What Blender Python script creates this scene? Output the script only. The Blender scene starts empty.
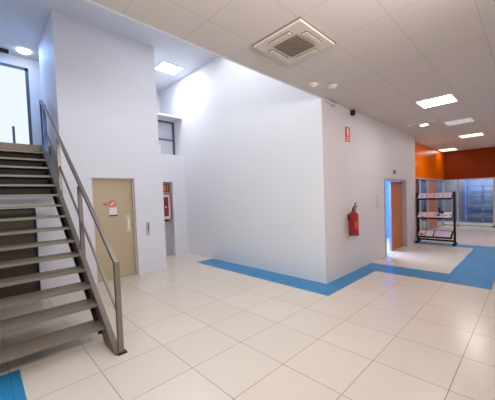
import bpy, bmesh, math
from mathutils import Vector, Matrix
U = 0.6                                   # one floor tile is 60 cm; coordinates below are in tiles
C = bpy.context.scene.collection
sc = bpy.context.scene

# ------------------------------------------------------------------ materials
def new_mat(name):
    m = bpy.data.materials.new(name); m.use_nodes = True
    nt = m.node_tree
    return m, nt, nt.nodes, nt.links, nt.nodes['Principled BSDF']

def srgb(r, g, b):
    f = lambda c: (c/255/12.92) if c/255 <= 0.04045 else ((c/255+0.055)/1.055)**2.4
    return (f(r), f(g), f(b), 1)

def plain(name, rgb, rough=0.5, metal=0.0, var=0.04, scale=6, bump=0.0, emit=None, es=0.0, spec=0.5):
    m, nt, N, L, B = new_mat(name)
    tc = N.new('ShaderNodeTexCoord'); no = N.new('ShaderNodeTexNoise')
    no.inputs['Scale'].default_value = scale; no.inputs['Detail'].default_value = 4
    L.new(tc.outputs['Object'], no.inputs['Vector'])
    mx = N.new('ShaderNodeMix'); mx.data_type = 'RGBA'
    c = srgb(*rgb)
    mx.inputs['A'].default_value = tuple(min(1, x*(1-var)) for x in c[:3])+(1,)
    mx.inputs['B'].default_value = tuple(min(1, x*(1+var)) for x in c[:3])+(1,)
    L.new(no.outputs['Fac'], mx.inputs['Factor']); L.new(mx.outputs['Result'], B.inputs['Base Color'])
    B.inputs['Roughness'].default_value = rough; B.inputs['Metallic'].default_value = metal
    B.inputs['Specular IOR Level'].default_value = spec
    if bump:
        bp = N.new('ShaderNodeBump'); bp.inputs['Strength'].default_value = bump; bp.inputs['Distance'].default_value = 0.01
        n2 = N.new('ShaderNodeTexNoise'); n2.inputs['Scale'].default_value = 90
        L.new(tc.outputs['Object'], n2.inputs['Vector']); L.new(n2.outputs['Fac'], bp.inputs['Height']); L.new(bp.outputs['Normal'], B.inputs['Normal'])
    if emit:
        B.inputs['Emission Color'].default_value = srgb(*emit); B.inputs['Emission Strength'].default_value = es
    return m

def tiled(name, rgb, line, offx=0.0, offy=0.0, lw=0.008, var=0.05, rough=0.2, speck=0.0, cell=1.0, lmix=1.0, spec=0.5):
    """square tiles with grout lines, in object space"""
    m, nt, N, L, B = new_mat(name)
    tc = N.new('ShaderNodeTexCoord'); sp = N.new('ShaderNodeSeparateXYZ'); L.new(tc.outputs['Object'], sp.inputs[0])
    def math_(op, a, b=None):
        n = N.new('ShaderNodeMath'); n.operation = op
        for i, x in enumerate((a, b)):
            if x is None: continue
            if isinstance(x, (int, float)): n.inputs[i].default_value = x
            else: L.new(x, n.inputs[i])
        return n.outputs[0]
    fl, ds = [], []
    for ax, off in (('X', offx), ('Y', offy)):
        u = math_('SUBTRACT', math_('DIVIDE', sp.outputs[ax], U*cell), off/cell)
        fr = math_('FRACT', u); fl.append(math_('FLOOR', u))
        ds.append(math_('MINIMUM', fr, math_('SUBTRACT', 1.0, fr)))
    d = math_('MINIMUM', ds[0], ds[1])
    mask = math_('MULTIPLY', math_('LESS_THAN', d, lw/cell), lmix)
    cb = N.new('ShaderNodeCombineXYZ'); L.new(fl[0], cb.inputs[0]); L.new(fl[1], cb.inputs[1])
    wn = N.new('ShaderNodeTexWhiteNoise'); wn.noise_dimensions = '3D'; L.new(cb.outputs[0], wn.inputs['Vector'])
    no = N.new('ShaderNodeTexNoise'); no.inputs['Scale'].default_value = 3.5; no.inputs['Detail'].default_value = 5
    L.new(tc.outputs['Object'], no.inputs['Vector'])
    t = math_('ADD', math_('MULTIPLY', wn.outputs['Value'], 0.5), math_('MULTIPLY', no.outputs['Fac'], 0.5))
    if speck:
        n2 = N.new('ShaderNodeTexNoise'); n2.inputs['Scale'].default_value = 120; n2.inputs['Detail'].default_value = 2
        L.new(tc.outputs['Object'], n2.inputs['Vector'])
        t = math_('ADD', math_('MULTIPLY', t, 1-speck), math_('MULTIPLY', n2.outputs['Fac'], speck))
    c = srgb(*rgb)
    mx = N.new('ShaderNodeMix'); mx.data_type = 'RGBA'
    mx.inputs['A'].default_value = tuple(x*(1-var) for x in c[:3])+(1,); mx.inputs['B'].default_value = tuple(min(1, x*(1+var)) for x in c[:3])+(1,)
    L.new(t, mx.inputs['Factor'])
    m2 = N.new('ShaderNodeMix'); m2.data_type = 'RGBA'; m2.inputs['B'].default_value = srgb(*line)
    L.new(mask, m2.inputs['Factor']); L.new(mx.outputs['Result'], m2.inputs['A'])
    L.new(m2.outputs['Result'], B.inputs['Base Color'])
    r = math_('ADD', rough, math_('MULTIPLY', mask, 0.4)); L.new(r, B.inputs['Roughness'])
    B.inputs['Specular IOR Level'].default_value = spec
    return m

def glass(name, tint, refl=0.12, rough=0.02):
    m = bpy.data.materials.new(name); m.use_nodes = True
    N, L = m.node_tree.nodes, m.node_tree.links; N.clear()
    o = N.new('ShaderNodeOutputMaterial'); mx = N.new('ShaderNodeMixShader')
    t = N.new('ShaderNodeBsdfTransparent'); t.inputs['Color'].default_value = srgb(*tint)
    g = N.new('ShaderNodeBsdfGlossy'); g.inputs['Roughness'].default_value = rough
    lw = N.new('ShaderNodeLayerWeight'); lw.inputs['Blend'].default_value = 0.3
    ml = N.new('ShaderNodeMath'); ml.operation = 'MULTIPLY_ADD'; ml.inputs[1].default_value = 0.3; ml.inputs[2].default_value = refl
    L.new(lw.outputs['Fresnel'], ml.inputs[0]); L.new(ml.outputs[0], mx.inputs[0])
    L.new(t.outputs[0], mx.inputs[1]); L.new(g.outputs[0], mx.inputs[2]); L.new(mx.outputs[0], o.inputs[0])
    return m

def glow(name, rgb, s):
    m = bpy.data.materials.new(name); m.use_nodes = True
    N, L = m.node_tree.nodes, m.node_tree.links; N.clear()
    o = N.new('ShaderNodeOutputMaterial'); e = N.new('ShaderNodeEmission')
    e.inputs['Color'].default_value = srgb(*rgb); e.inputs['Strength'].default_value = s
    L.new(e.outputs[0], o.inputs[0]); return m

M = dict(
    floor=tiled('floor tiles', (214, 202, 189), (148, 132, 114), lw=0.006, var=0.045, rough=0.25, spec=0.5),
    blue=tiled('blue floor tiles', (42, 128, 178), (36, 112, 160), lw=0.006, var=0.07, rough=0.30, spec=0.35),
    ceil=tiled('ceiling tiles', (208, 196, 190), (174, 160, 153), offx=0.43, offy=0.82, lw=0.010, var=0.03, rough=0.85, speck=0.4, lmix=0.42),
    ceil_up=tiled('upper ceiling tiles', (214, 218, 228), (186, 190, 200), offx=0.40, offy=0.0, lw=0.008, var=0.02, rough=0.85, speck=0.3, lmix=0.3),
    white=plain('white wall paint', (228, 229, 233), 0.65, var=0.012, scale=2, bump=0.05),
    shaft=plain('grey white wall paint', (214, 212, 219), 0.6, var=0.012, scale=2, bump=0.05),
    warm=plain('warm white wall paint', (214, 202, 204), 0.55, var=0.02, scale=2, bump=0.05),
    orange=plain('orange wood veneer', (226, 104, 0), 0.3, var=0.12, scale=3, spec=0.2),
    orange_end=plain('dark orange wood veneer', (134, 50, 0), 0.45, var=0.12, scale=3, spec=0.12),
    olive=plain('khaki door paint', (182, 162, 134), 0.45, var=0.05, scale=3),
    brown=plain('dark brown door', (66, 56, 44), 0.5, var=0.15, scale=4),
    frame=plain('blue grey frame', (168, 164, 170), 0.45, var=0.05),
    dframe=plain('dark window frame', (84, 90, 104), 0.45, var=0.05),
    alu=plain('pale aluminium', (190, 184, 190), 0.35, 0.3, var=0.04),
    door=plain('orange wood door', (190, 108, 50), 0.35, var=0.12, scale=3),
    steel=plain('painted grey brown steel', (116, 103, 92), 0.42, 0.35, var=0.08, scale=9),
    tread=plain('worn steel tread', (130, 118, 103), 0.45, 0.3, var=0.10, scale=9, bump=0.15),
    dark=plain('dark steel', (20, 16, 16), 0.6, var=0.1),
    rail=plain('handrail steel', (128, 118, 110), 0.35, 0.5, var=0.05),
    railb=plain('blue steel', (96, 116, 160), 0.35, 0.4, var=0.05),
    red=plain('red paint', (158, 18, 10), 0.28, var=0.06, scale=20),
    redd=plain('dark red', (120, 36, 40), 0.4, var=0.08, scale=20),
    redsign=plain('red sign', (214, 60, 44), 0.4, var=0.03),
    cream=plain('cream plastic', (226, 214, 196), 0.5, var=0.03),
    offw=plain('off white plastic', (222, 216, 206), 0.45, var=0.02),
    panelgrey=plain('beige grey plastic', (196, 186, 172), 0.5, var=0.02),
    grille=plain('dim grille', (128, 112, 92), 0.6, var=0.10, scale=60),
    black=plain('black metal', (14, 12, 13), 0.55, var=0.1, spec=0.3),
    chrome=plain('chrome', (200, 200, 200), 0.2, 0.9, var=0.02),
    green=plain('dark green metal', (44, 60, 44), 0.4, 0.2, var=0.1),
    jamb=plain('dark red wood', (92, 34, 32), 0.4, var=0.15),
    bluelit=plain('paint carrying blue light', (60, 150, 255), 0.6, var=0.03, scale=1),
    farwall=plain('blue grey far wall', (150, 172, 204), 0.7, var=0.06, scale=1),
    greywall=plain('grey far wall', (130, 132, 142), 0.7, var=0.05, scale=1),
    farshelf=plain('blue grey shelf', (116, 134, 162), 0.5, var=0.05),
    paper=plain('white glossy paper', (226, 214, 222), 0.35, var=0.03),
    paperp=plain('pale pink glossy paper', (228, 186, 184), 0.35, var=0.05),
    paperl=plain('pale lilac glossy paper', (212, 190, 214), 0.35, var=0.04),
    ink=plain('dark print', (70, 60, 84), 0.5, var=0.1),
    orangep=plain('orange print', (206, 124, 80), 0.5, var=0.3, scale=30),
    niche=plain('grey niche paint', (168, 162, 166), 0.7, var=0.02),
    glass=glass('clear glass', (232, 236, 240), 0.05),
    glassb=glass('blue tinted glass', (222, 228, 238), 0.08),
    glassf=glass('frosted window glass', (150, 156, 168), 0.15, 0.25),
    pane=plain('pale grey window pane', (196, 198, 208), 0.25, var=0.03, scale=1),
    daypane=glow('pane glowing as daylight', (232, 242, 253), 1.05),
    platem=plain('faded beige plate', (188, 180, 172), 0.5, var=0.02),
    acframe=plain('air conditioner cover', (206, 194, 182), 0.5, var=0.01),
    ceilfit=plain('ceiling fitting plastic', (216, 206, 198), 0.5, var=0.01),
    glarefloor=tiled('floor tiles with painted glare', (240, 228, 200), (200, 186, 160), lw=0.006, var=0.03, rough=0.2),
    cabrim=plain('pinkish cabinet rim', (206, 178, 182), 0.45, var=0.02),
    lamp=glow('lit diffuser', (255, 250, 246), 14),
    lampc=glow('cool lit diffuser', (246, 250, 255), 14),
    lampd=glow('dim lit diffuser', (255, 244, 236), 1.6),
    lampw=glow('soft lit diffuser', (255, 238, 226), 2.2),
)

# ------------------------------------------------------------------ mesh helpers (all in tile units, world space)
class MB:
    def __init__(s): s.bm = bmesh.new()
    def box(s, x0, x1, y0, y1, z0, z1, bevel=0.0):
        vs = [s.bm.verts.new((x, y, z)) for x in (x0, x1) for y in (y0, y1) for z in (z0, z1)]
        fs = [s.bm.faces.new([vs[i] for i in f]) for f in ((0,1,3,2),(4,6,7,5),(0,4,5,1),(2,3,7,6),(0,2,6,4),(1,5,7,3))]
        if bevel:
            es = {e for f in fs for e in f.edges}
            bmesh.ops.bevel(s.bm, geom=list(es), offset=bevel, segments=2, affect='EDGES', profile=0.7)
        return s
    def poly(s, pts):
        s.bm.faces.new([s.bm.verts.new(p) for p in pts]); return s
    def prism(s, pts, d):
        """closed prism: polygon pts (3-D) extruded by vector d"""
        d = Vector(d); a = [s.bm.verts.new(p) for p in pts]; b = [s.bm.verts.new(Vector(p)+d) for p in pts]
        s.bm.faces.new(a); s.bm.faces.new(b[::-1])
        n = len(pts)
        for i in range(n): s.bm.faces.new((a[i], b[i], b[(i+1) % n], a[(i+1) % n]))
        return s
    def bar(s, p, q, w, h=None, up=(0, 0, 1)):
        h = h or w; p, q = Vector(p), Vector(q); d = (q-p).normalized(); upv = Vector(up)
        if abs(d.dot(upv)) > 0.99: upv = Vector((0, 1, 0))
        r = d.cross(upv).normalized(); u = r.cross(d)
        pts = [p+r*a*w/2+u*b*h/2 for a, b in ((-1, -1), (1, -1), (1, 1), (-1, 1))]
        return s.prism(pts, q-p)
    def tube(s, pts, r, n=12, closed=False):
        pts = [Vector(p) for p in pts]; rings = []
        rs = r if isinstance(r, (list, tuple)) else [r]*len(pts)
        up = None
        for i, p in enumerate(pts):
            d = (pts[min(i+1, len(pts)-1)]-pts[max(i-1, 0)]).normalized()
            if up is None: up = Vector((0, 0, 1)) if abs(d.z) < 0.9 else Vector((1, 0, 0))
            a = d.cross(up).normalized(); b = a.cross(d); up = b
            rings.append([s.bm.verts.new(p+(a*math.cos(t)+b*math.sin(t))*rs[i]) for t in [2*math.pi*k/n for k in range(n)]])
        for A, B in zip(rings, rings[1:]):
            for k in range(n): s.bm.faces.new((A[k], A[(k+1) % n], B[(k+1) % n], B[k]))
        s.bm.faces.new(rings[0][::-1]); s.bm.faces.new(rings[-1]); return s
    def lathe(s, c, prof, axis='z', n=28):
        c = Vector(c); rings = []
        for r, h in prof:
            ring = []
            for k in range(n):
                t = 2*math.pi*k/n; a, b = r*math.cos(t), r*math.sin(t)
                v = (a, b, h) if axis == 'z' else (a, h, b) if axis == 'y' else (h, a, b)
                ring.append(s.bm.verts.new(c+Vector(v)))
            rings.append(ring)
        for A, B in zip(rings, rings[1:]):
            for k in range(n): s.bm.faces.new((A[k], A[(k+1) % n], B[(k+1) % n], B[k]))
        s.bm.faces.new(rings[0][::-1]); s.bm.faces.new(rings[-1]); return s

def obj(name, mb, mat, parent=None, smooth=False, mats=None):
    bm = mb.bm
    bmesh.ops.recalc_face_normals(bm, faces=bm.faces)
    for v in bm.verts: v.co *= U
    org = Vector((0, 0, 0)); p = parent
    while p is not None: org += p.location; p = p.parent
    if parent is not None:
        for v in bm.verts: v.co -= org
    me = bpy.data.meshes.new(name); bm.to_mesh(me); bm.free()
    for m in (mats or [mat]): me.materials.append(m)
    if smooth:
        for f in me.polygons: f.use_smooth = True
        try: me.set_sharp_from_angle(angle=math.radians(40))
        except Exception: pass
    o = bpy.data.objects.new(name, me); C.objects.link(o); o.parent = parent
    return o

def empty(name, loc, kind=None):
    o = bpy.data.objects.new(name, None); C.objects.link(o); o.location = Vector(loc)*U; o.empty_display_size = 0.1
    if kind: o['kind'] = kind
    return o
def tag(o, label, cat, group=None):
    o['label'] = label; o['category'] = cat
    if group: o['group'] = group
    return o
def thing(name, loc, label, cat, group=None): return tag(empty(name, loc), label, cat, group)
def struct(name, mb, mat, label=None, cat=None, **k):
    o = obj(name, mb, mat, **k); o['kind'] = 'structure'
    if label: tag(o, label, cat)
    return o

def area(name, loc, size, power, col=(1, 1, 1), rot=(0, 0, 0), parent=None):
    l = bpy.data.lights.new(name, 'AREA'); l.shape = 'RECTANGLE'; l.size = size[0]*U; l.size_y = size[1]*U
    l.energy = power; l.color = col
    o = bpy.data.objects.new(name, l); C.objects.link(o); o.location = Vector(loc)*U; o.rotation_euler = rot
    return o

# ------------------------------------------------------------------ key dimensions (tiles)
H1, H2 = 5.40, 8.34          # lower and upper ceiling
XA, YB = 4.82, 3.54          # plane of the big white wall, plane of the wall with the extinguisher
XE = 13.55                   # where that wall ends
YE = 9.22                    # face of the lift shaft
YR = 11.2                    # recess wall beyond the shaft
YF = 13.35                   # back wall of the upper level
XG, YO = 22.0, 3.95          # glazed end wall, orange side wall
LZ = 4.54                    # landing level

# ------------------------------------------------------------------ floor
def blue(x, y):
    if 4 < x < XA and 3 < y < 9.22: return 1
    if 4 < x < 8 and 3 < y < YB: return 1
    if 7 < x < 8 and 0 < y < YB: return 1
    if 7 < x < 13.9 and 0 < y < 1.1: return 1
    if 13.1 < x < 13.9 and 0 < y < YO: return 1
    if 8 < x < 13.9 and -0.0 < y < 1.1: return 1
    if x > 20 and y < YO: return 2  # light reflection by the end glazing painted as paler tiles
    if -3.4 < x < -1.88 and 1 < y < 5.1: return 1
    return 0
xs = sorted({-6, 20, -3.4, -1.88, 4, XA, 7, 8, 13.1, 13.9, XG})
ys = sorted({-6, 0, 1, 1.1, 3, YB, YO, 5.1, 9.22, YR, YF})
mb = MB(); bm = mb.bm
gv = {(x, y): bm.verts.new((x, y, 0)) for x in xs for y in ys}
for i in range(len(xs)-1):
    for j in range(len(ys)-1):
        a, b, c, d = xs[i], xs[i+1], ys[j], ys[j+1]
        f = bm.faces.new((gv[a, c], gv[b, c], gv[b, d], gv[a, d]))
        f.material_index = blue((a+b)/2, (c+d)/2)
floor = struct('floor', mb, None, mats=[M['floor'], M['blue'], M['glarefloor']])

# ------------------------------------------------------------------ ceilings
struct('ceiling', MB().box(-6, XG, -6, YB, H1, H1+0.12).box(XE, XG, YB, YO, H1, H1+0.12), M['ceil'])
struct('ceiling.001', MB().box(-3.6, XA, YB, YF, H2, H2+0.12), M['ceil_up'])
struct('trim_1', MB().box(-6, XA+.2, YB, YB+.06, H1, H2), M['white'])

# ------------------------------------------------------------------ walls
struct('wall_centre', MB().box(XA, XA+.2, YB+.003, YF, 0, H2), M['white'])
# wall with extinguisher: with doorway X 9.35..12, z 0..3.2
D0, D1, DH = 9.35, 12.05, 3.2
mb = MB(); mb.box(XA+.003, D0, YB, YB+.22, 0, H1).box(D1, XE, YB, YB+.22, 0, H1).box(D0, D1, YB, YB+.22, DH, H1)
struct('wall_right', mb, M['warm'])
struct('wall_left', MB().box(-3.8, -3.6, 2, YF, 0, H2), M['white'])
struct('wall_rear', MB().box(XA, XA+1.5, YF, YF+.2, 0, H2).box(-.58, XA, YF, YF+.2, LZ, H2).box(-3.6, -.58, YF, YF+.2, 7.97, H2), M['white'])

# lift shaft: lower block stands a little proud of the upper one; doorway 0.32..1.66
mb = MB()
mb.box(-.42, 2.66, YE+.07, 11.9, 4.70, H2)
struct('wall_shaft', mb, M['shaft'])
mb = MB(); ED0, ED1, EDH = .34, 1.66, 3.42
mb.box(-.44, ED0, YE, YE+.5, 0, 4.70).box(ED1, 2.71, YE, YE+.5, 0, 4.70).box(ED0, ED1, YE, YE+.5, EDH, 4.70)
mb.box(2.5, 2.71, YE+.5, YR, 0, 4.70).box(-.44, -.3, YE+.5, YR, 0, 4.70)
struct('wall_shaft.001', mb, M['shaft'], )
# low wall under the stairs with a closet door
struct('wall_under_stairs', MB().box(-1.1, -.44, YE, YE+.2, 0, 2.86).box(-3.6, -1.1, YE, YE+.2, 2.52, 2.86).box(-3.6, -2.3, YE, YE+.2, 0, 2.52), M['shaft'])
# recess wall behind the shaft, with a niche (hose reel) and an upper window opening
mb = MB()
NX = 4.15; NH = 3.45; WZ0, WZ1 = 4.72, 6.47
mb.box(NX, XA, YR, YR+.3, 0, WZ0).box(2.71, NX, YR, YR+.3, NH, WZ0)
mb.box(2.71, XA, YR, YR+.3, WZ1, 6.56)
mb.box(2.71, XA, YR+.9, YR+1.0, 0, WZ0).box(2.71, XA, YR+.9, YR+1.0, WZ1, 6.56)
mb.box(2.71, XA, YR+.3, YR+.9, WZ0-.1, WZ0).box(2.71, XA, YR+.3, YR+.9, WZ1, WZ1+.05).box(2.71, XA, YR+.3, YR+1., 6.5, 6.56)
struct('wall_recess', mb, M['shaft'])
struct('wall_niche', MB().box(2.71, NX+.05, YR+.31, YR+.36, 0, NH).box(NX, NX+.05, YR+.301, YR+.33, 0, NH), M['niche'])
# upper window: frame > pane
w = struct('window_1', MB().box(2.72, XA-.01, YR+.82, YR+.89, WZ0, WZ0+.07).box(2.72, XA-.01, YR+.82, YR+.89, WZ1-.08, WZ1)
       .box(XA-.11, XA-.01, YR+.82, YR+.89, WZ0, WZ1).box(2.72, XA-.1, YR+.80, YR+.89, 5.54, 5.60), M['dframe'])
obj('pane', MB().box(2.73, XA-.1, YR+.85, YR+.87, WZ0+.05, WZ1-.06), M['pane'], w)
# landing window (daylight is emission put into the pane)
w = struct('window_2', MB().box(-3.6, -.58, YF+.02, YF+.1, 7.87, 7.97).box(-.68, -.58, YF+.02, YF+.1, LZ, 7.97).box(-3.6, -.58, YF+.02, YF+.1, LZ, LZ+.06)
       , M['dframe'])
obj('pane', MB().box(-3.55, -.66, YF+.05, YF+.07, LZ+.05, 7.9), M['daypane'], w)
struct('floor_landing', MB().box(-3.6, -.42, 10.62, YF, LZ-.24, LZ).box(-.42, 2.66, 11.9, YF, LZ-.24, LZ), M['steel'])

# orange timber panels: side wall and end wall above the glazing
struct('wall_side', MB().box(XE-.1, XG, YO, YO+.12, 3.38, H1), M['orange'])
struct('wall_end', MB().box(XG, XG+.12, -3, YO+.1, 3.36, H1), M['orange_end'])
struct('trim_2', MB().box(XE-.1, XG, YO-.03, YO+.1, 3.31, 3.39).box(XG-.03, XG+.1, -3, YO, 3.30, 3.37), M['alu'])
# side glazing
struct('wall_jamb', MB().box(XE+.0, 15.78, YO, YO+.12, 0, 3.31), M['jamb'])
w = struct('window_3', MB().box(15.8, 16.1, YO, YO+.1, 0, 3.31).box(17.55, 17.7, YO, YO+.1, 0, 3.31).box(21.7, 22, YO, YO+.1, 0, 3.31).box(15.8, 22, YO, YO+.1, 0, .08), M['alu'])
obj('pane', MB().box(16.1, 17.55, YO+.04, YO+.06, .08, 3.31), M['glassb'], w)
obj('pane', MB().box(20, 21.7, YO+.04, YO+.06, .08, 3.31), M['glassb'], w)
struct('wall_panel', MB().box(17.7, 20, YO+.01, YO+.1, 0.08, 3.31), M['door'])
# end glazing
w = struct('window_4', MB().box(XG, XG+.1, 3.08, 3.16, .0, 3.30).box(XG, XG+.1, 1.02, 1.16, 0, 3.30).box(XG, XG+.1, -3, YO, .0, .10).box(XG, XG+.1, -1.1, -1, 0, 3.3), M['alu'])
obj('pane', MB().box(XG+.04, XG+.06, 3.16, YO, .1, 3.3), M['glass'], w)
obj('pane', MB().box(XG+.04, XG+.06, 1.16, 3.08, .1, 3.3), M['glassb'], w)
obj('pane', MB().box(XG+.04, XG+.06, -1, 1.02, .1, 3.3), M['glassb'], w)
# rooms behind the glass
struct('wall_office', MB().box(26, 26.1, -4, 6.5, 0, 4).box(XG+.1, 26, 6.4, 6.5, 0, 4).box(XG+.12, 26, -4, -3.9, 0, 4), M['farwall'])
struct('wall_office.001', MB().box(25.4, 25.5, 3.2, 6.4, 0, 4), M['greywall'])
struct('floor_office', MB().box(XG, 26, -4, 6.5, -.1, -0.001).box(XE, XG, YO, 7, -.1, -.001), M['floor'])
struct('ceiling_office', MB().box(XG+.12, 26, -4, 6.5, 4, 4.1).box(14.3, XG+.12, YO+.12, 7, 4, 4.1), M['white'])
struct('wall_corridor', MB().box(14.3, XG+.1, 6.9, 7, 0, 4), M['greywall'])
t = thing('shelving_unit', (25.2, 2.0, 0), 'blue-grey open shelving unit seen dimly through the end glazing', 'shelving')
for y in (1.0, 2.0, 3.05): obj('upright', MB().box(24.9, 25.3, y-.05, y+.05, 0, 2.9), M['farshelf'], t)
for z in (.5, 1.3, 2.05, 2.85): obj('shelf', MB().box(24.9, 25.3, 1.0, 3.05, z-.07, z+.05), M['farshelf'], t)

# room behind the orange door; its blue light is painted on the walls
struct('wall_blue_room', MB().box(8.2, 14.2, 7.2, 7.3, 0, H1).box(8.1, 8.2, YB+.22, 7.3, 0, H1).box(14.15, 14.25, YO+.13, 7.3, 0, H1), M['bluelit'])
struct('ceiling_blue_room', MB().box(8.1, 14.2, YB+.22, 7.3, 4.2, 4.3), M['white'])
struct('floor_blue_room', MB().box(8.1, 14.2, YB+.22, 7.3, -.1, .004), M['floor'])

# ------------------------------------------------------------------ doors
d = empty('door_1', (1.0, YE+.2, 0), 'structure'); tag(d, 'khaki lift door set back in the grey-white shaft wall', 'door')
obj('door_leaf', MB().box(ED0+.05, ED1-.04, YE+.19, YE+.24, .01, EDH-.04, .006), M['olive'], d)
obj('door_frame', MB().box(ED0, ED0+.05, YE+.1, YE+.26, 0, EDH).box(ED1-.04, ED1, YE+.1, YE+.26, 0, EDH).box(ED0, ED1, YE+.1, YE+.26, EDH-.04, EDH), M['panelgrey'], d)
h = obj('handle', MB().box(1.41, 1.48, YE+.13, YE+.19, 1.64, 2.04, .02), M['cream'], d)
obj('handle_plate', MB().box(1.36, 1.54, YE+.175, YE+.19, 1.55, 2.16, .004), M['panelgrey'], d)
s = tag(obj('warning_sign', MB().lathe((.96, YE+.176, 2.56), [(.11, 0), (.11, .012)], 'y', 24), M['redsign']), 'round red and white warning sign stuck on the khaki door', 'sign')
obj('inner_disc', MB().lathe((.96, YE+.168, 2.56), [(.07, 0), (.07, .006)], 'y', 24), M['offw'], s)
obj('crossbar', MB().bar((.90, YE+.163, 2.62), (1.02, YE+.163, 2.50), .028, .006, (0, 1, 0)), M['redsign'], s)
obj('red_lettering', MB().box(.70, .72, YE+.178, YE+.187, 2.52, 2.60).box(.74, .80, YE+.178, YE+.187, 2.54, 2.57).box(.76, .78, YE+.178, YE+.187, 2.48, 2.62), M['redsign'], s)
s = tag(obj('paper_notice', MB().box(.86, 1.10, YE+.178, YE+.188, 2.16, 2.44, .002), M['offw']), 'small white paper notice below the round sign on the khaki door', 'notice')
obj('dark_band', MB().box(.86, 1.10, YE+.17, YE+.179, 2.14, 2.19), M['ink'], s)

d = empty('door_2', (10.6, YB, 0), 'structure'); tag(d, 'orange wood double door standing half open in the warm white wall', 'door')
obj('door_frame', MB().box(D0-.0, D0+.10, YB-.03, YB+.25, 0, DH).box(D1-.12, D1, YB-.03, YB+.25, 0, DH).box(D0+.10, D1-.12, YB-.03, YB+.25, DH-.10, DH), M['frame'], d)
lf = obj('door_leaf', MB().box(10.53, 11.93, YB+.15, YB+.22, .02, DH-.12, .005), M['door'], d)
obj('edge_strip', MB().box(10.48, 10.53, YB+.14, YB+.23, .02, DH-.12), M['alu'], lf)
obj('handle', MB().tube([(10.66, YB+.15, 1.45), (10.66, YB+.08, 1.45), (10.84, YB+.08, 1.45)], .018, 8), M['chrome'], lf, True)
obj('open_leaf', MB().box(D0+.12, D0+.18, YB+.3, YB+1.3, .02, DH-.12), M['bluelit'], d)  # same painted-in blue light on this leaf
obj('threshold', MB().box(D0+.1, D1-.12, YB-.02, YB+.2, .0, .02), M['panelgrey'], d)

d = empty('door_3', (-1.7, YE, 0), 'structure'); tag(d, 'dark brown closet door under the steel stairs', 'door')
obj('door_leaf', MB().box(-2.3, -1.13, YE+.06, YE+.11, .02, 2.50, .005), M['brown'], d)
obj('handle', MB().tube([(-1.26, YE+.06, 1.0), (-1.26, YE-.02, 1.0), (-1.44, YE-.02, 1.0)], .02, 8), M['black'], d, True)
obj('door_frame', MB().box(-1.13, -1.09, YE-.02, YE+.12, 0, 2.53).box(-2.3, -1.13, YE-.02, YE+.12, 2.50, 2.54), M['dark'], d)

# ------------------------------------------------------------------ stairs
R, G, Y1, K, R0 = .277, .386, 4.81, 16, .12
nose = lambda y: R0+R+(y-Y1)/G*R
rail0 = lambda y: .28+(y-Y1)/G*.28
SX0, SX1 = -3.3, -.70
st = thing('metal_staircase', (-2.0, 6, 0), 'grey-brown open steel staircase rising to the upper landing, with tube handrail', 'staircase')
for k in range(1, K):
    z = R*k+min(R0, .03+.045*k); y = Y1+G*(k-1)
    a = MB().box(SX0, SX1, y+.001, y+(.50 if k < 11 else .30), z-.034, z)
    a.box(SX0, SX1, y, y+.035, z-.052, z-.034)
    obj('tread', a, M['tread'], st)
for k in range(11, K+1):  # dark plates added where only shade lies between the upper treads
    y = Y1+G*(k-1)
    obj('shade_plate', MB().box(SX0, SX1, y+.30, y+.33, R0+R*(k-1), R0+R*k-.036), M['dark'], st)
obj('landing_edge', MB().box(SX0, SX1, Y1+G*15, Y1+G*15+.3, LZ-.19, LZ+.0), M['steel'], st)
def side(x0, x1):
    m = MB(); ya, yb = 4.30, 10.62
    up = lambda y: nose(y)+.0
    lo = lambda y: nose(y)-.42
    y0 = Y1+(-R-R0+.42)/R*G     # where lower edge meets the floor
    pts = [(x0, ya, 0), (x0, y0, 0), (x0, yb, lo(yb)), (x0, yb, up(yb)), (x0, ya+.06, up(ya+.06)), (x0, ya, .03)]
    return m.prism(pts, (x1-x0, 0, 0))
obj('stringer', side(-.70, -.61), M['steel'], st)
obj('stringer', side(-3.39, -3.3), M['steel'], st)
obj('lower_flange', MB().bar((-.73, 5.0, nose(5.0)-.36), (-.73, 10.5, nose(10.5)-.36), .06, .04, (0, 0, 1)), M['dark'], st)
rl = empty('railing', (0, 0, 0)); rl.parent = st; rl.location = -st.location; 
def obj_r(name, mb, mat, smooth=False): return obj(name, mb, mat, rl, smooth)
XP = -.60
def railz(y): return rail0(y)+1.50+max(0, 6.5-y)*.06
obj_r('post', MB().box(XP-.04, XP+.04, 4.29, 4.37, .02, railz(4.34)+.03), M['rail'])
obj_r('base_plate', MB().box(XP-.07, XP+.08, 4.25, 4.44, 0, .02), M['dark'])
for y in (6.5, 8.5): obj_r('post', MB().box(XP-.038, XP+.038, y-.04, y+.04, nose(y)-.2, railz(y)), M['rail'])
for y in (10.3,): obj_r('post', MB().box(XP-.045, XP+.045, y-.045, y+.045, nose(y)-.1, railz(y)), M['railb'])
obj_r('post', MB().box(XP-.045, XP+.045, 10.75, 10.84, LZ, LZ+1.5), M['railb'])
obj_r('top_rail', MB().bar((XP, 4.30, railz(4.30)), (XP, 10.3, railz(10.3)), .065, .065), M['rail'])
obj_r('middle_rail', MB().bar((XP, 4.34, rail0(4.34)+.74), (XP, 10.3, rail0(10.3)+.70), .04, .04), M['rail'])
obj_r('top_rail', MB().bar((XP, 10.3, railz(10.3)), (XP, 10.8, LZ+1.5), .07, .07), M['railb'])
o = tag(obj('bollard', MB().box(-1.20, -1.13, 12.9, 12.97, LZ, 5.55), M['dframe']), 'thin grey guard post standing at the landing window', 'post')

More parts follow.
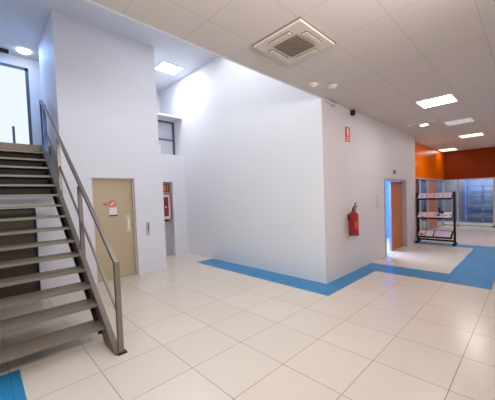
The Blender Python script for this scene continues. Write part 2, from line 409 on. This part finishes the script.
# ------------------------------------------------------------------ air conditioning cassette
t = thing('air_conditioning_cassette', (1.98, 2.33, H1), 'square beige air conditioning cassette with a brown grille, flush in the lower ceiling', 'air conditioner')
cx, cy, q = 1.98, 2.33, .53
obj('cover_frame', MB().box(cx-q, cx+q, cy-q, cy+q, H1-.05, H1-.0, .012), M['acframe'], t)
g = MB(); g.box(cx-.27, cx+.27, cy-.27, cy+.27, H1-.056, H1-.045)
obj('intake_grille', g, M['grille'], t)
g = MB()
for i in range(9): g.box(cx-.26, cx+.26, cy-.25+i*.0625-.006, cy-.25+i*.0625+.006, H1-.066, H1-.055)
obj('grille_slats', g, M['grille'], t)
for dx, dy in ((0, 1), (0, -1), (1, 0), (-1, 0)):
    X, Y = cx+dx*.39, cy+dy*.39; a, b = (.24, .055) if dy else (.055, .24)
    v = obj('air_outlet', MB().box(X-a, X+a, Y-b, Y+b, H1-.056, H1-.045), M['grille'], t)
    obj('vane', MB().box(X-a+.02, X+a-.02, Y-b+.02+.0, Y+b-.015, H1-.068, H1-.056), M['acframe'], v)
obj('shadow_gap', MB().box(cx-q-.015, cx+q+.015, cy-q-.015, cy+q+.015, H1-.018, H1-.0), M['grille'], t)

# ------------------------------------------------------------------ ceiling lights
def panel(x0, x1, y0, y1, z, label, mat, power=0, col=(1, .95, .9), group=None):
    t = thing('ceiling_light', ((x0+x1)/2, (y0+y1)/2, z), label, 'ceiling light', group)
    obj('frame', MB().box(x0, x1, y0, y0+.04, z-.03, z).box(x0, x1, y1-.04, y1, z-.03, z).box(x0, x0+.04, y0+.04, y1-.04, z-.03, z).box(x1-.04, x1, y0+.04, y1-.04, z-.03, z), M['offw'], t)
    obj('diffuser', MB().box(x0+.04, x1-.04, y0+.04, y1-.04, z-.02, z), mat, t)
    if power: area('panel_lamp', ((x0+x1)/2, (y0+y1)/2, z-.06), (x1-x0-.1, y1-y0-.1), power, col)
    return t
panel(7.42, 8.38, .86, 1.84, H1, 'brightest square ceiling light panel, nearest in the lower ceiling', M['lamp'], 8, (1, .93, .88))
t = panel(11.1, 12.06, .88, 1.86, H1, 'dim slatted square ceiling light between the brightest panel and the far panel', M['lampd'])
obj('louvre', (lambda m: [m.box(11.16+i*.17, 11.18+i*.17, .92, 1.82, H1-.045, H1-.02) for i in range(6)] and m)(MB()), M['frame'], t)
panel(15.15, 16.15, .98, 2.0, H1, 'small-looking lit square panel before the orange end wall', M['lampw'], 34, (1, .9, .82))
panel(19.8, 21.2, 2.9, 3.9, H1, 'farthest lit ceiling panel in the corner of the orange walls', M['lampw'], 4, (1, .85, .7))
panel(3.38, 4.36, 10.05, 10.95, H2, 'square lit panel in the high ceiling beside the lift shaft', M['lampc'], 20, (.93, .97, 1))
t = thing('ceiling_light', (-.74, 12.68, H2), 'round lit lamp in the bluish ceiling above the landing', 'ceiling light')
obj('rim', MB().lathe((-.74, 12.68, H2-.04), [(.19, 0), (.19, .04)], 'z', 28), M['lampc'], t)
obj('diffuser', MB().lathe((-.74, 12.68, H2-.07), [(.12, 0), (.17, .015), (.17, .03)], 'z', 28), M['lampc'], t)
t = thing('ceiling_light', (11.0, 2.48, H1), 'small round bright downlight beside the slatted ceiling light', 'ceiling light')
obj('rim', MB().lathe((11.0, 2.48, H1-.02), [(.2, 0), (.2, .02)], 'z', 24), M['offw'], t)
obj('diffuser', MB().lathe((11.0, 2.48, H1-.03), [(.14, 0), (.14, .01)], 'z', 24), M['lamp'], t)
t = thing('ceiling_vent', (10.9, 2.4, H1), 'pale slatted ceiling vent around the small round downlight', 'vent')
obj('frame', MB().box(10.4, 10.65, 2.3, 3.0, H1-.03, H1).box(10.4, 10.7, 1.95, 2.25, H1-.03, H1), M['offw'], t)
for x, y, lb in ((3.85, 3.16, 'white round ceiling detector closest to the corner of the big white wall'), (4.33, 2.89, 'flatter round ceiling fitting, second from the corner of the big white wall')):
    t = thing('smoke_detector', (x, y, H1), lb, 'detector')
    obj('base_ring', MB().lathe((x, y, H1-.04), [(.11, 0), (.13, .015), (.13, .04)], 'z', 24), M['ceilfit'], t, True)
    obj('sensor_cap', MB().lathe((x, y, H1-.07), [(.05, 0), (.07, .01), (.075, .035)], 'z', 24), M['ceilfit'], t, True)
t = thing('ceiling_sensor', (-1.32, 13.0, H2), 'small dark sensor on the ceiling above the landing window', 'sensor')
obj('housing', MB().box(-1.5, -1.15, 12.95, 13.12, H2-.1, H2, .02), M['dark'], t)

# ------------------------------------------------------------------ things on the right-hand wall
t = thing('fire_extinguisher', (6.27, YB-.18, 1.27), 'red fire extinguisher hanging on the warm white wall', 'fire extinguisher')
X, Y = 6.27, YB-.18
obj('body', MB().lathe((X, Y, 1.27), [(.11, 0), (.142, .02), (.148, .06), (.148, .62), (.138, .69), (.10, .75), (.06, .79), (.05, .81)], 'z', 32), M['red'], t, True)
obj('base_band', MB().lathe((X, Y, 1.265), [(.142, 0), (.152, .01), (.152, .07), (.148, .075)], 'z', 32), M['redd'], t, True)
obj('instruction_label', MB().prism([(X+.151*math.cos(a), Y+.151*math.sin(a), 1.5) for a in [math.radians(v) for v in range(-150, -89, 6)]]+[(X+.146*math.cos(a), Y+.146*math.sin(a), 1.5) for a in [math.radians(v) for v in range(-90, -151, -6)]], (0, 0, .25)), M['redsign'], t)
obj('valve', MB().lathe((X, Y, 2.08), [(.045, 0), (.05, .02), (.05, .07), (.03, .09)], 'z', 16), M['green'], t, True)
obj('lever', MB().bar((X-.10, Y-.03, 2.12), (X+.17, Y-.05, 2.22), .045, .02), M['green'], t)
obj('lever', MB().bar((X+.0, Y, 2.17), (X+.14, Y-.02, 2.32), .035, .02), M['green'], t)
obj('gauge', MB().lathe((X-.02, Y-.10, 2.11), [(.035, 0), (.035, .04)], 'y', 14), M['chrome'], t, True)
hp = [(X-.04, Y-.02, 2.12), (X-.14, Y-.06, 2.13), (X-.165, Y-.09, 2.02), (X-.175, Y-.09, 1.85), (X-.17, Y-.08, 1.6), (X-.17, Y-.08, 1.45)]
obj('hose', MB().tube(hp, [.022, .022, .022, .022, .03, .034], 10), M['redd'], t, True)
obj('wall_bracket', MB().box(X-.05, X+.05, Y+.15, YB, 1.75, 1.95).box(X-.13, X+.22, Y+.1, Y+.13, 1.82, 1.88), M['black'], t)

t = tag(obj('extinguisher_sign', MB().box(6.18, 6.48, YB-.015, YB, 4.32, 4.79, .003), M['redsign']), 'tall red fire extinguisher sign high on the warm white wall', 'sign')
p = MB(); y0, y1 = YB-.022, YB-.014
p.box(6.30, 6.38, y0, y1, 4.50, 4.72, .008).box(6.32, 6.36, y0, y1, 4.72, 4.75).box(6.27, 6.30, y0, y1, 4.56, 4.73).box(6.27, 6.40, y0, y1, 4.735, 4.752)
obj('extinguisher_symbol', p, M['offw'], t)
p = MB(); p.box(6.21, 6.45, y0, y1, 4.43, 4.455).box(6.21, 6.45, y0, y1, 4.365, 4.39)
obj('white_lines', p, M['offw'], t)
t = thing('wall_siren', (6.72, YB, 5.28), 'small dark siren box where the warm white wall meets the ceiling', 'siren')
obj('housing', MB().box(6.55, 6.69, YB-.12, YB, 5.21, 5.37, .02), M['dark'], t)
obj('grille', MB().box(6.57, 6.67, YB-.13, YB-.115, 5.24, 5.34), M['black'], t)
t = thing('emergency_light', (10.63, YB, 3.5), 'small dark emergency light box above the orange door', 'emergency light')
obj('housing', MB().box(10.42, 10.68, YB-.05, YB, 3.42, 3.56, .012), M['dframe'], t)
obj('lens', MB().box(10.48, 10.62, YB-.06, YB-.048, 3.45, 3.50), M['offw'], t)
t = thing('door_notice', (8.66, YB, 2.2), 'narrow pale notice plate on the wall left of the orange door', 'notice')
obj('backing', MB().box(8.58, 8.76, YB-.012, YB, 2.02, 2.52, .002), M['platem'], t)
obj('notice_strip', MB().box(8.61, 8.73, YB-.018, YB-.012, 2.10, 2.46), M['warm'], t)
t = thing('corner_fitting', (5.1, YB, 5.3), 'thin white fitting at the ceiling by the wall corner', 'fitting')
obj('tube', MB().bar((4.95, YB-.06, 5.34), (5.35, YB-.06, 5.32), .05, .03), M['offw'], t)
obj('clip', MB().box(5.35, 5.45, YB-.09, YB, 5.25, 5.38, .01), M['frame'], t)

# lift call panel
t = thing('call_panel', (2.08, YE, 1.6), 'slim steel call panel beside the khaki lift door', 'call panel')
obj('plate', MB().box(2.0, 2.11, YE-.015, YE, 1.36, 1.84, .004), M['niche'], t)
obj('display', MB().box(2.06, 2.10, YE-.022, YE-.014, 1.54, 1.80), M['dframe'], t)
obj('button', MB().lathe((2.03, YE-.035, 1.42), [(.02, 0), (.02, .016)], 'y', 12), M['offw'], t)

# hose cabinet and sign in the niche
yn = YR+.31
t = thing('hose_cabinet', (3.9, yn, 1.7), 'red fire hose cabinet with a dark glass front in the niche beyond the lift', 'cabinet')
obj('cabinet_body', MB().box(3.05, 4.12, yn-.16, yn, 1.72, 2.92, .01), M['red'], t)
dr = obj('door', MB().box(3.07, 4.07, yn-.18, yn-.16, 1.74, 2.88, .006), M['cabrim'], t)
obj('glass_pane', MB().box(3.18, 3.97, yn-.19, yn-.179, 1.88, 2.76), M['redd'], dr)
obj('emblem', MB().lathe((3.84, yn-.2, 2.3), [(.04, 0), (.04, .01)], 'y', 12), M['paperp'], dr)
obj('lock', MB().box(3.88, 3.93, yn-.2, yn-.185, 2.38, 2.46), M['black'], dr)
obj('lower_strip', MB().box(3.1, 3.98, yn-.14, yn, 1.64, 1.72), M['black'], t)
s = tag(obj('hose_sign', MB().box(3.60, 4.12, yn-.03, yn, 3.0, 3.36, .004), M['redd']), 'small orange and red fire hose sign above the red cabinet', 'sign')
obj('orange_symbol', MB().box(3.74, 3.94, yn-.042, yn-.029, 3.04, 3.32).box(4.0, 4.05, yn-.042, yn-.029, 3.04, 3.32), M['orangep'], s)

# ------------------------------------------------------------------ brochure rack
t = thing('display_rack', (13.5, 2.7, 0), 'black metal display rack with three sloping shelves on the blue floor', 'rack')
RX, RY0, RY1, RZ = 13.55, 1.88, 3.45, 2.55
for y in (RY0, RY1):
    obj('upright', MB().box(RX-.03, RX+.05, y-.045, y+.045, .04, RZ), M['black'], t)
    obj('foot', MB().box(RX-.28, RX+.30, y-.05, y+.05, 0, .10), M['black'], t)
obj('crossbar', MB().box(RX-.02, RX+.04, RY0, RY1, .14, .22), M['black'], t)
obj('crossbar', MB().box(RX-.02, RX+.04, RY0, RY1, .62, .66), M['black'], t)
SH = []
for i, (z, dp) in enumerate(((.36, .36), (1.28, .36), (2.22, .26))):
    # sloping shelf: low front edge towards the viewer
    xf, xb, zf, zb = RX-dp, RX+.0, z, z+.27
    SH.append((xf, xb, zf, zb))
    sh = obj('shelf', MB().prism([(xf, RY0+.05, zf-.03), (xb, RY0+.05, zb-.03), (xb, RY0+.05, zb), (xf, RY0+.05, zf)], (0, RY1-RY0-.1, 0)), M['black'], t)
    obj('shelf_lip', MB().box(xf-.03, xf, RY0+.05, RY1-.05, zf-.04, zf+.04), M['black'], sh)
def brochure(row, y0, y1, mat, label, group, marks=(), lift=.0):
    xf, xb, zf, zb = SH[row]; dx, dz = xb-xf, zb-zf
    n = Vector((-dz, 0, dx)).normalized()*.03
    P = lambda a, y, h: Vector((xf+dx*a, y, zf+dz*a))+n*h
    o = obj('brochure', MB().prism([P(.06, y0, .1), P(.98+lift, y0, .1), P(.98+lift, y1, .1), P(.06, y1, .1)], n*.8), mat)
    tag(o, label, 'brochure', group)
    for (a0, a1, b0, b1, mm) in marks:
        ya, yb = y0+(y1-y0)*b0, y0+(y1-y0)*b1
        obj('printed_block', MB().prism([P(a0, ya, .9), P(a1, ya, .9), P(a1, yb, .9), P(a0, yb, .9)], n*.15), M[mm], o)
G0 = 'brochures on the display rack'
W = (RY1-RY0-.14)/4
for i, (mt) in enumerate(('paper', 'paper', 'paperp', 'paper')):
    brochure(2, RY0+.08+i*W, RY0+.06+(i+1)*W, M[mt], 'pale brochure lying on the top shelf of the black rack' if mt == 'paper' else 'pinkish brochure on the top shelf of the black rack', G0, ((.3, .7, .3, .7, 'paperl'),) if mt == 'paper' else ())
for i, (mt, mk, lb) in enumerate((('paper', ((.45, .62, .1, .25, 'ink'), (.4, .55, .6, .8, 'ink')), 'white brochure with dark marks at the right end of the middle shelf'),
        ('paperl', ((.3, .65, .35, .7, 'ink'),), 'lilac brochure with a dark square on the middle shelf'),
        ('paperp', (), 'pink brochure near the centre of the middle shelf'),
        ('paper', ((.15, .3, .2, .5, 'ink'), (.55, .8, .5, .9, 'panelgrey')), 'creased white brochure at the left end of the middle shelf'))):
    brochure(1, RY0+.08+i*W, RY0+.06+(i+1)*W, M[mt], lb, G0, mk)
brochure(0, RY0+.12, RY0+.80, M['paperl'], 'wide lilac magazine on the bottom shelf of the rack', G0, ((.3, .36, .1, .9, 'paper'),))
brochure(0, RY0+.86, RY0+1.16, M['paper'], 'small white booklet beside the wide lilac magazine', G0, ((.7, .8, .1, .8, 'paperp'),))
brochure(0, RY0+1.20, RY0+1.48, M['paperp'], 'pinkish creased booklet at the far left of the bottom shelf', G0, ((.2, .4, .2, .8, 'ink'), (.6, .8, .1, .5, 'paper')))
t = thing('leaflet_holder', (RX-.02, 2.4, 1.58), 'small black object standing on the middle shelf of the rack', 'small object')
obj('housing', MB().box(RX-.1, RX+.0, 2.3, 2.52, 1.52, 1.62, .015), M['black'], t)
obj('tip', MB().box(RX-.06, RX-.02, 2.44, 2.52, 1.62, 1.78, .01), M['black'], t)
t = thing('display_stand', (RX, 3.15, 1.55), 'dark upright figure-like stand on the left of the middle shelf', 'stand')
obj('stand_base', MB().box(RX-.04, RX+.06, 3.02, 3.22, 1.53, 1.60, .01), M['ink'], t)
obj('stand_stem', MB().lathe((RX+.01, 3.12, 1.6), [(.07, 0), (.05, .1), (.06, .2), (.03, .33)], 'z', 12), M['ink'], t, True)

# ------------------------------------------------------------------ lights
# unseen fill added above the soffit to brighten the double-height hall
area('void_fill', (3.0, 6.2, H2-.1), (3, 3.5), 34, (.93, .97, 1))
area('landing_fill', (-1.6, 12.0, H2-.1), (1.8, 1.2), 26, (.26, .50, 1))  # unseen blue fill added to tint the shaft's side face
area('wash_fill', (-.2, -.9, H1-.5), (3.5, 1.2), 104, (1, .98, .96), (math.radians(86), 0, math.radians(-4)))  # unseen tilted fill added for the far walls, no fixture
area('hall_fill', (2.5, -1.8, H1-.1), (6, 1.6), 12, (1, .96, .93))  # unseen fill added over the near part of the hall
area('hall_fill', (12.0, -2.0, H1-.1), (9, 2.0), 14, (1, .88, .84))  # unseen warm fill added for the extinguisher wall
area('stair_fill', (.6, 4.2, H2-.2), (1, 1), 12, (1, .95, .90))  # unseen fill added near the stairs
area('blue_room_fill', (10.4, 5.6, 4.15), (3, 2), 150, (.85, .93, 1))  # unseen fill added to brighten the room behind the orange door
area('office_fill', (24, 2, 3.95), (2.4, 4), 85, (.96, .98, 1))  # unseen fill added to brighten the room behind the end glazing
area('corridor_lamp', (18, 5.5, 3.95), (6, 1.4), 40, (.95, .95, 1))
sp = bpy.data.lights.new('orange_glow_fill', 'POINT'); sp.energy = 2.2; sp.color = (1, .75, .4); sp.shadow_soft_size = .08  # point light added in mid-air for the glow on the orange side wall
o = bpy.data.objects.new('orange_glow_fill', sp); C.objects.link(o); o.location = Vector((16.3, 3.4, 4.3))*U

w = bpy.data.worlds.new('World'); sc.world = w; w.use_nodes = True
bg = w.node_tree.nodes['Background']; bg.inputs['Color'].default_value = (.90, .95, 1, 1); bg.inputs['Strength'].default_value = .58

# ------------------------------------------------------------------ camera
yaw, pitch, roll, f, pcx, pcy = .7771, -.0361, -.0355, 277.32, 261.31, 206.63
cw, sw = math.cos(yaw), math.sin(yaw)
fw = Vector((cw*math.cos(pitch), sw*math.cos(pitch), math.sin(pitch)))
r = Vector((sw, -cw, 0)); u = r.cross(fw)
rr = r*math.cos(roll)+u*math.sin(roll); uu = -r*math.sin(roll)+u*math.cos(roll)
cam = bpy.data.cameras.new('Camera'); co = bpy.data.objects.new('Camera', cam); C.objects.link(co)
m3 = Matrix((rr, uu, -fw)).transposed()
co.matrix_world = Matrix.Translation(Vector((-2.2023, -.7963, 2.6282))*U) @ m3.to_4x4()
cam.sensor_width = 36; cam.lens = f/495*36
cam.shift_x = (247.5-pcx)/495; cam.shift_y = (pcy-200)/495
cam.clip_start = .05
sc.camera = co

sc.view_settings.view_transform = 'Standard'
sc.view_settings.look = 'None'
sc.view_settings.exposure = 0.03
sc.cycles.max_bounces = 10; sc.cycles.diffuse_bounces = 6
sc.cycles.use_denoising = True
sc.cycles.sample_clamp_indirect = 6
